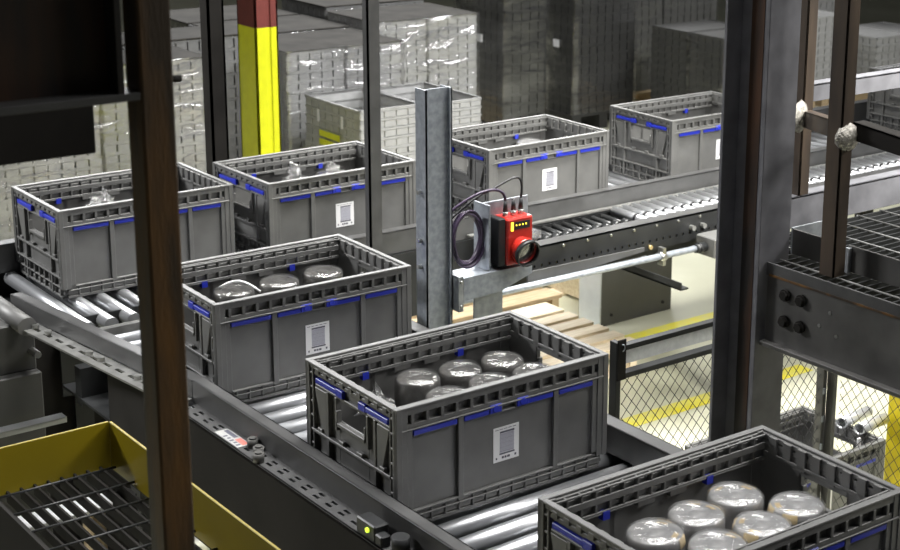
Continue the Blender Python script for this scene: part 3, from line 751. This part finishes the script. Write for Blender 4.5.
pp = part('post_tab', MB().box(FX0-.010,FX0+.020,FY-.005,FY,FZ-.012,FZ+.108), 'steel_black', t, bevel=.001)
part('hook', MB().tube([(FX0+.004+.007*math.sin(a),FY-.008,FZ+.085+.010*math.cos(a)) for a in [PI*i/9 for i in range(-1,10)]], .0018, 6), 'galv', pp, label='small bright hook')
part('post', MB().box(FX1-.020,FX1-.002,FY,FY+.03,FL,FZ+.01), 'edge_grey', t, bevel=.001)
part('post', MB().box(FX1+.003,FX1+.019,FY-.025,FY+.005,FL,FZ+.01), 'edge_grey', t, bevel=.001)
for i in range(9): part('clip', MB().box(FX1-.020,FX1-.012,FY-.004,FY,FL+.08+.095*i,FL+.10+.095*i), 'galv', t)
part('wire_mesh', chain(1.9,FY-.04,FL+.03,FZ-.006,lambda u,z:(FX1+.016,u,z)), 'black_rubber', t)
part('top_rail', MB().box(FX1+.004,FX1+.03,1.9,FY-.04,FZ-.012,FZ+.004), 'frame_dark', t)
part('post', MB().box(FX1+.004,FX1+.03,1.87,1.90,FL,FZ), 'frame_dark', t)
t = thing('rail_barrier', 'galvanized barrier rail with a black edge behind the top of the wire fence', 'barrier', (3.7,3.2,FL))
part('rail', MB().box(2.815,5.0,3.20,3.206,-.290,-.247), 'galv_lit', t)
part('cap_angle', MB().box(2.815,5.0,3.196,3.22,-.247,-.232), 'frame_dark', t)
for x in (4.9,): part('post', MB().box(x,x+.03,3.207,3.235,FL,-.247), 'frame_dark', t)
# ------------------------------------------------------------------ tote with tubes behind the fence
TQ = Vector((4.116,3.670,FL+H*SZ))
t2 = copy_tree(proto); t2.location = (TQ.x-L*SX/2,TQ.y-W*SY/2,Z0+TQ.z); t2.rotation_euler = (0,0,0)
props(t2, 'grey tote of metal tubes and foil on the floor behind the wire fence', 'tote')
if 'group' in t2: del t2['group']
for (a,b_,r,lab) in (((4.033,3.410,TQ.z+.036),(4.275,3.492,TQ.z-.006),.0205,'shiny metal tube lying farther back across the tote rim behind the fence'),
                 ((4.043,3.335,TQ.z+.036),(4.270,3.408,TQ.z-.006),.0205,'shiny metal tube lying nearer across the tote rim behind the fence')):
    single('metal_tube', MB().pipe(a,b_,r,r*.80,18), 'tube', lab, 'tube', a, 'metal tubes in the tote behind the fence')
for i,(x,y,z) in enumerate(((4.030,3.325,-.885),(4.095,3.285,-.885))):
    single('plastic_strip', MB().box(x,x+.016,y,y+.006,FL+.022,z), 'label_white', 'pale upright strip in the tote of tubes, %s' % ('left one','right one')[i], 'strip', (x,y,FL+.022))
single('crumpled_foil', crumple((TQ.x-.16,TQ.y-.20,FL+.022),.15,.15,11,26,10), 'foil', 'shiny crumpled foil filling the tote behind the fence', 'foil', (TQ.x-.22,TQ.y-.2,FL+.02))

# ------------------------------------------------------------------ yellow catwalk at the lower left
YX, YY, YT, YG = 1.30, 3.243, -.097, -.200
t = thing('catwalk', 'yellow edged catwalk with dark grating floor at the lower left', 'catwalk', (1.13,2.5,FL))
part('toe_board', MB().box(YX,YX+.006,1.2,YY,YG-.012,YT), 'yellow', t, bevel=.001)
part('toe_board', MB().box(.955,YX,YY,YY+.006,YG-.012,YT), 'yellow', t, bevel=.001)
part('toe_board', MB().box(.954,.960,1.2,3.02,YG-.012,YT+.003), 'steel_black', t, label='black back side of the left toe board')
b = MB(); x = .970
while x < YX-.005:
    b.box(x,x+.005,1.2,YY,YG-.025,YG); x += .030
part('bearing_bars', b, 'steel_black', t)
b = MB(); y = 1.22
while y < YY:
    b.tube([(.960,y,YG),(YX,y,YG)], .0032, 6); y += .1
part('cross_rods', b, 'frame_dark', t)
part('edge_angle', MB().box(YX+.008,YX+.030,1.2,YY,YT-.035,YT-.028).box(YX+.008,YX+.012,1.2,YY,YG,YT-.028), 'steel_black', t)
for (x,y) in ((.98,3.13),(1.28,3.13),(.98,1.3),(1.28,1.3)): part('leg', MB().box(x-.02,x+.02,y-.02,y+.02,FL,YG-.025), 'steel_black', t)
single('white_board', MB().box(1.03,1.292,3.165,3.235,-.275,-.262), 'label_white', 'pale board seen through the catwalk grating', 'board', (1.16,3.2,-.27))
single('wooden_stand', MB().box(1.04,1.07,3.17,3.23,FL,-.275).box(1.22,1.25,3.17,3.23,FL,-.275).box(1.07,1.22,3.19,3.21,-.60,-.55), 'wood_dull', 'plain stand under the pale board below the catwalk', 'stand', (1.15,3.2,FL))

# ------------------------------------------------------------------ foreground at the left
single('rusty_post', MB().box(.798,.842,1.826,1.872,FL,2.6), 'rust', 'rusty square steel post close to the camera at the left', 'post', (.82,1.85,FL), bevel=.003)
t = thing('steel_beam', 'dark steel beam with a bottom flange joining the rusty post at upper left', 'beam', (.4,1.85,.932))
part('web', MB().box(-.6,.778,1.860,1.870,.940,1.6), 'rust_dark', t)
part('flange', MB().box(-.6,.797,1.826,1.890,.932,.942), 'rail_grey', t, bevel=.001)
part('end_plate', MB().box(.770,.778,1.828,1.89,.942,1.6), 'steel_black', t)
single('hanging_plate', MB().box(-.4,.882,2.186,2.246,.785,1.2), 'steel_black', 'black plate hanging behind and below the dark beam at upper left', 'plate', (.4,2.2,.785), bevel=.002)
single('pin', MB().cyl((.842,1.85,.950),(.862,1.85,.949),.005,10).cyl((.842,1.85,.950),(.848,1.85,.950),.009,10), 'steel_black', 'short dark pin sticking out of the rusty post', 'pin', (.85,1.85,.95))

# ------------------------------------------------------------------ folded totes stacked on pallets in the background
def shell(b, hl, hw, z0, z1, nx, ny, gap=.010, th=.006):
    """ring of flat plates with narrow upright gaps between them"""
    for n, l, w, ax in ((nx,hl,hw,0),(ny,hw,hl,1)):
        st = 2*l/n
        for k in range(n):
            a, c = -l+k*st+gap/2, -l+(k+1)*st-gap/2
            for s in (-1,1):
                p, q = sorted((s*w, s*(w-th)))
                b.box(a,c,p,q,z0,z1) if ax == 0 else b.box(p,q,a,c,z0,z1)
def ring(b, hl, hw, z0, z1, th=.012):
    for x0,x1,y0,y1 in ((-hl,hl,-hw,-hw+th),(-hl,hl,hw-th,hw),(-hl,-hl+th,-hw,hw),(hl-th,hl,-hw,hw)): b.box(x0,x1,y0,y1,z0,z1)
def folded_mesh(h, m):
    b = MB(); hl, hw = .299, .198
    b.box(-hl+.06,hl-.06,-hw+.06,hw-.06,0,h-.006)
    b.box(-hl+.012,hl-.012,-hw+.012,hw-.012,h-.010,h-.004)
    shell(b, hl-.002, hw-.002, .000, h-.019, 8, 5)
    ring(b, hl, hw, h-.017, h-.007); ring(b, hl-.004, hw-.004, h-.008, h, .010)
    return b
def open_tray(h):
    b = MB(); hl, hw = .299, .198
    b.box(-hl+.01,hl-.01,-hw+.01,hw-.01,0,.006)
    for x0,x1,y0,y1 in ((-hl+.004,hl-.004,-hw+.008,-hw+.012),(-hl+.004,hl-.004,hw-.012,hw-.008),(-hl+.008,-hl+.012,-hw+.004,hw-.004),(hl-.012,hl-.008,-hw+.004,hw-.004)): b.box(x0,x1,y0,y1,0,h)
    for k in range(4):
        z = h*k/4; shell(b, hl-.002, hw-.002, z, z+h/4-.019, 8, 5); ring(b, hl, hw, z+h/4-.016, z+h/4-.004)
    ring(b, hl, hw, h-.006, h, .012)
    return b
FOLD = {}
def folded(m, h):
    if (m,h) not in FOLD: FOLD[(m,h)] = folded_mesh(h-.0005, m).mesh('folded_tote', m)
    return FOLD[(m,h)]
ORD = ['bottom','second','third','fourth','fifth','sixth','seventh','eighth','ninth','tenth','eleventh','twelfth','13th','14th','15th','16th','17th','18th','19th','20th','21st','22nd','23rd','24th','25th','26th']
def stack(where, m, x0, y0, nx, n, h, longx, base=.13, film_m=None, jitter=.004, cover=False, top_open=0.):
    """nx columns side by side along x, one deep, n layers; x0,y0 the near left corner"""
    sx, sy = (.602,.400) if longx else (.400,.602); gap = .008
    wx = nx*sx+(nx-1)*gap
    t = thing('wooden_pallet', 'pallet under the ' + where, 'pallet', (x0,y0,FL))
    for k in range(5):
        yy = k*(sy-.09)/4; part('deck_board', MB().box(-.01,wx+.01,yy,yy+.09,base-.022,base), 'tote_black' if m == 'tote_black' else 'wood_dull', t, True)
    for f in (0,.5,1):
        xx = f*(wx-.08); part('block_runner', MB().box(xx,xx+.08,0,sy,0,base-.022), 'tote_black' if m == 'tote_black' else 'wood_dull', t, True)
    black = m == 'tote_black'
    for i in range(nx):
        for j in range(n):
            o = link(bpy.data.objects.new('stacked_tray' if black else 'folded_tote', open_tray(top_open).mesh('open_tray',m) if top_open and j == n-1 else folded(m,h)))
            o.location = (x0+i*(sx+gap)+sx/2+random.uniform(-jitter,jitter), y0+sy/2+random.uniform(-jitter,jitter), Z0+FL+base+j*h)
            o.rotation_euler = (0,0,(0 if longx else PI/2)+random.uniform(-.006,.006))
            lv = 'topmost' if j == n-1 else ORD[j] + (' from bottom' if j else '')
            props(o, '%s, %s%s in %s' % ('black tray' if black else 'folded tote', lv, '' if nx == 1 else ', %s column' % ('left','right')[i], where), 'tray' if black else 'folded tote', 'layers of the '+where)
    if cover:
        zc = FL+base+n*h+.001
        single('cover_sheet', MB().box(x0-.006,x0+wx+.006,y0-.006,y0+sy+.006,zc,zc+.006), 'cover_sheet', 'grey brown sheet covering the top of the ' + where, 'cover sheet', (x0+wx/2,y0+sy/2,zc), 'cover sheets on the stacks')
    if film_m:
        z0, z1 = base+.002, base+n*h+(.009 if cover else .004); e = .010; b = MB()
        vs = []; rnd = random.Random(int(x0*100)); NX = max(8,int(wx/.05)); NZ = 22
        ring = [(-e+(wx+2*e)*i/NX,-e) for i in range(NX)]+[(wx+e,-e+(sy+2*e)*i/8) for i in range(8)]+[(wx+e-(wx+2*e)*i/NX,sy+e) for i in range(NX)]+[(-e,sy+e-(sy+2*e)*i/8) for i in range(8)]
        cen = Vector((wx/2,sy/2))
        for k in range(NZ+1):
            z = z0+(z1-z0)*k/NZ
            for (x,y) in ring:
                v = Vector((x,y)); v += (v-cen).normalized()*rnd.uniform(-.003,.006); vs.append((x0+v.x,y0+v.y,FL+z))
        N = len(ring)
        b.add(vs,[(k*N+i,k*N+(i+1)%N,(k+1)*N+(i+1)%N,(k+1)*N+i) for k in range(NZ) for i in range(N)],True)
        single('stretch_wrap', b, film_m, 'clear stretch film wound around the ' + where, 'stretch film', (x0,y0,FL), 'stretch film on the stacks')
HP, HB2 = .0585, .075
def nl(zt, h): return max(2, round((zt-(FL+.13))/h))
stack('stack behind the rusty post', 'tote_pale', 2.66, 8.00, 2, nl(-.162,HP), HP, True, film_m='stretch_film', cover=True)
stack('stack left of the yellow column', 'tote_mid', 3.25, 8.50, 2, nl(-.165,HB2), HB2, True, cover=True)
stack('wrapped stack right of yellow column', 'tote_pale', 4.49, 8.20, 2, nl(-.24,HP), HP, False, film_m='stretch_film', cover=True)
stack('second row behind wrapped stack', 'tote_mid', 4.51, 8.86, 2, nl(-.23,HB2), HB2, False, cover=True)
stack('third row behind wrapped stack', 'tote_mid', 4.50, 9.52, 2, nl(-.23,HB2), HB2, False, cover=True)
stack('wrapped stack by the black stacks', 'tote_pale', 5.355, 8.60, 2, nl(-.175,HP), HP, False, film_m='stretch_film', cover=True)
stack('row behind the far wrapped stack', 'tote_mid', 5.38, 9.27, 2, nl(-.18,HB2), HB2, False, cover=True)
stack('low stack behind the thin upright', 'tote_pale', 4.445, 7.32, 1, nl(-.58,.05), .05, False, top_open=.22)
stack('low stack behind the galvanized post', 'tote_pale', 4.94, 7.40, 1, nl(-.62,.05), .05, False, top_open=.19)
stack('left black stack', 'tote_black', 6.60, 8.9, 1, 16, HB2, False, film_m='stretch_clear')
stack('right black stack', 'tote_black', 7.25, 8.9, 1, 16, HB2, True, film_m='stretch_clear')
stack('low grey stack by the column', 'tote_dark', 7.90, 7.95, 1, nl(-.41,HP), HP, True, film_m='stretch_clear')
stack('low grey stack behind its twin', 'tote_dark', 7.90, 8.375, 1, nl(-.41,HP), HP, True)
stack('tall grey stack left of column', 'tote_dark', 7.95, 9.36, 2, 17, HB2, True, film_m='stretch_clear')
stack('stack between the brown posts', 'tote_pale', 9.40, 8.5, 1, nl(-.41,.062), .062, False)
stack('low stack at the upper right', 'tote_pale', 9.97, 8.3, 2, nl(-.64,.062), .062, False)
stack('tall stack at the upper right', 'tote_pale', 10.22, 9.3, 1, 16, HB2, False)
for (x,y,z,lab) in ((6.586,9.15,-.445,'small white sticker on the left black stack'),(7.236,9.08,-.53,'small white sticker on the right black stack')):
    o = single('paper_sticker', MB().box(x-.012,x-.009,y-.035,y+.035,z-.028,z+.028), 'label_white', lab, 'sticker', (x,y,z))
    part('sticker_print', MB().box(x-.0128,x-.012,y-.017,y+.017,z-.010,z+.010), 'print_dark', o)
for i,(y) in enumerate((7.48,7.74)):
    single('paper_sticker', MB().box(4.436,4.439,y,y+.022,-.56,-.49), 'label_white', '%s white paper strip on the side of the low stack' % ('nearer','farther')[i], 'sticker', (4.437,y,-.52))
for i in range(3):
    single('yellow_patch', MB().box(4.435,4.438,7.52,7.74,-.64-.05*i,-.605-.05*i), 'column_yellow', 'yellow patch on the side of the low stack, %s' % ('topmost of three','middle of three','lowest of three')[i], 'sticker', (4.437,7.6,-.62-.05*i), 'yellow patches on the low stack')  # thin yellow plates laid on three layers of the stack

# ------------------------------------------------------------------ lights
def area(name, loc, target, sx, sy, e, col=(1,1,1), spread=180):
    l = bpy.data.lights.new(name,'AREA'); l.shape = 'RECTANGLE'; l.size = sx; l.size_y = sy; l.energy = e; l.color = col; l.spread = math.radians(spread)
    o = link(bpy.data.objects.new(name,l)); o.location = loc
    d = Vector(target)-Vector(loc); o.rotation_euler = d.to_track_quat('-Z','Y').to_euler(); return o
area('ceiling_or_fill_lamp', (7.3,13.5,3.95), (3.0,5.0,1.2), 7, .9, 560, (1,1,1))
area('ceiling_or_fill_lamp', (3.9,3.9,4.6), (3.9,4.5,0), 1.2,.8, 54, (1,.98,.90), 75)
area('ceiling_or_fill_lamp', (3.5,1.4,2.9), (4.05,4.95,0), .9,.5, 15, (1,.98,.92), 40)  # low lamp added out of view to brighten the pallets
area('ceiling_or_fill_lamp', (4.6,5.6,3.6), (5.0,8.6,.5), 3,.6, 70, (.97,.98,1), 140)
area('ceiling_or_fill_lamp', (6.5,-0.2,5.2), (2.1,3.0,.8), 2.6,1.6, 240, (1,.98,.95))
area('ceiling_or_fill_lamp', (9.2,3.4,4.0), (5.0,8.5,.9), 2.0,.9, 135, (.98,.98,1), 110)
area('ceiling_or_fill_lamp', (-1.0,7.6,4.2), (1.9,4.8,1.1), 1.6,.6, 45, (1,1,1), 60)
area('ceiling_or_fill_lamp', (3.3,3.3,5.6), (2.9,3.3,1), 2.5,3.0, 120, (1,.99,.97), 62)
w = bpy.data.worlds.new('World'); SC.world = w; w.use_nodes = True
w.node_tree.nodes['Background'].inputs['Color'].default_value = (.9,.95,1,1); w.node_tree.nodes['Background'].inputs['Strength'].default_value = .03

# ------------------------------------------------------------------ camera
cam = bpy.data.cameras.new('Camera'); co = link(bpy.data.objects.new('Camera',cam)); SC.camera = co
yaw, pitch, roll = math.radians(49.55453364), math.radians(14.16563819), math.radians(1.25073826)
fwd = Vector((math.cos(yaw)*math.cos(pitch), math.sin(yaw)*math.cos(pitch), -math.sin(pitch)))
right = Vector((math.sin(yaw),-math.cos(yaw),0)); up = right.cross(fwd)
r2 = right*math.cos(roll)+up*math.sin(roll); u2 = -right*math.sin(roll)+up*math.cos(roll)
M = Matrix((r2,u2,-fwd)).transposed().to_4x4(); M.translation = Vector((0,0,1.31885+Z0)); co.matrix_world = M
cam.sensor_width = 36; cam.sensor_fit = 'HORIZONTAL'; cam.lens = 1568.359*36/900; cam.shift_x = (450-605.6456)/900; cam.shift_y = -(275-184.3869)/900; cam.clip_start = .05; cam.clip_end = 100
cam.dof.use_dof = True; cam.dof.focus_distance = 3.9; cam.dof.aperture_fstop = 9.0
SC.view_settings.view_transform = 'Standard'; SC.view_settings.look = 'None'; SC.view_settings.gamma = 1; SC.view_settings.use_curve_mapping = False
SC.view_settings.exposure = 0.0
SC.cycles.max_bounces = 8; SC.cycles.transparent_max_bounces = 16
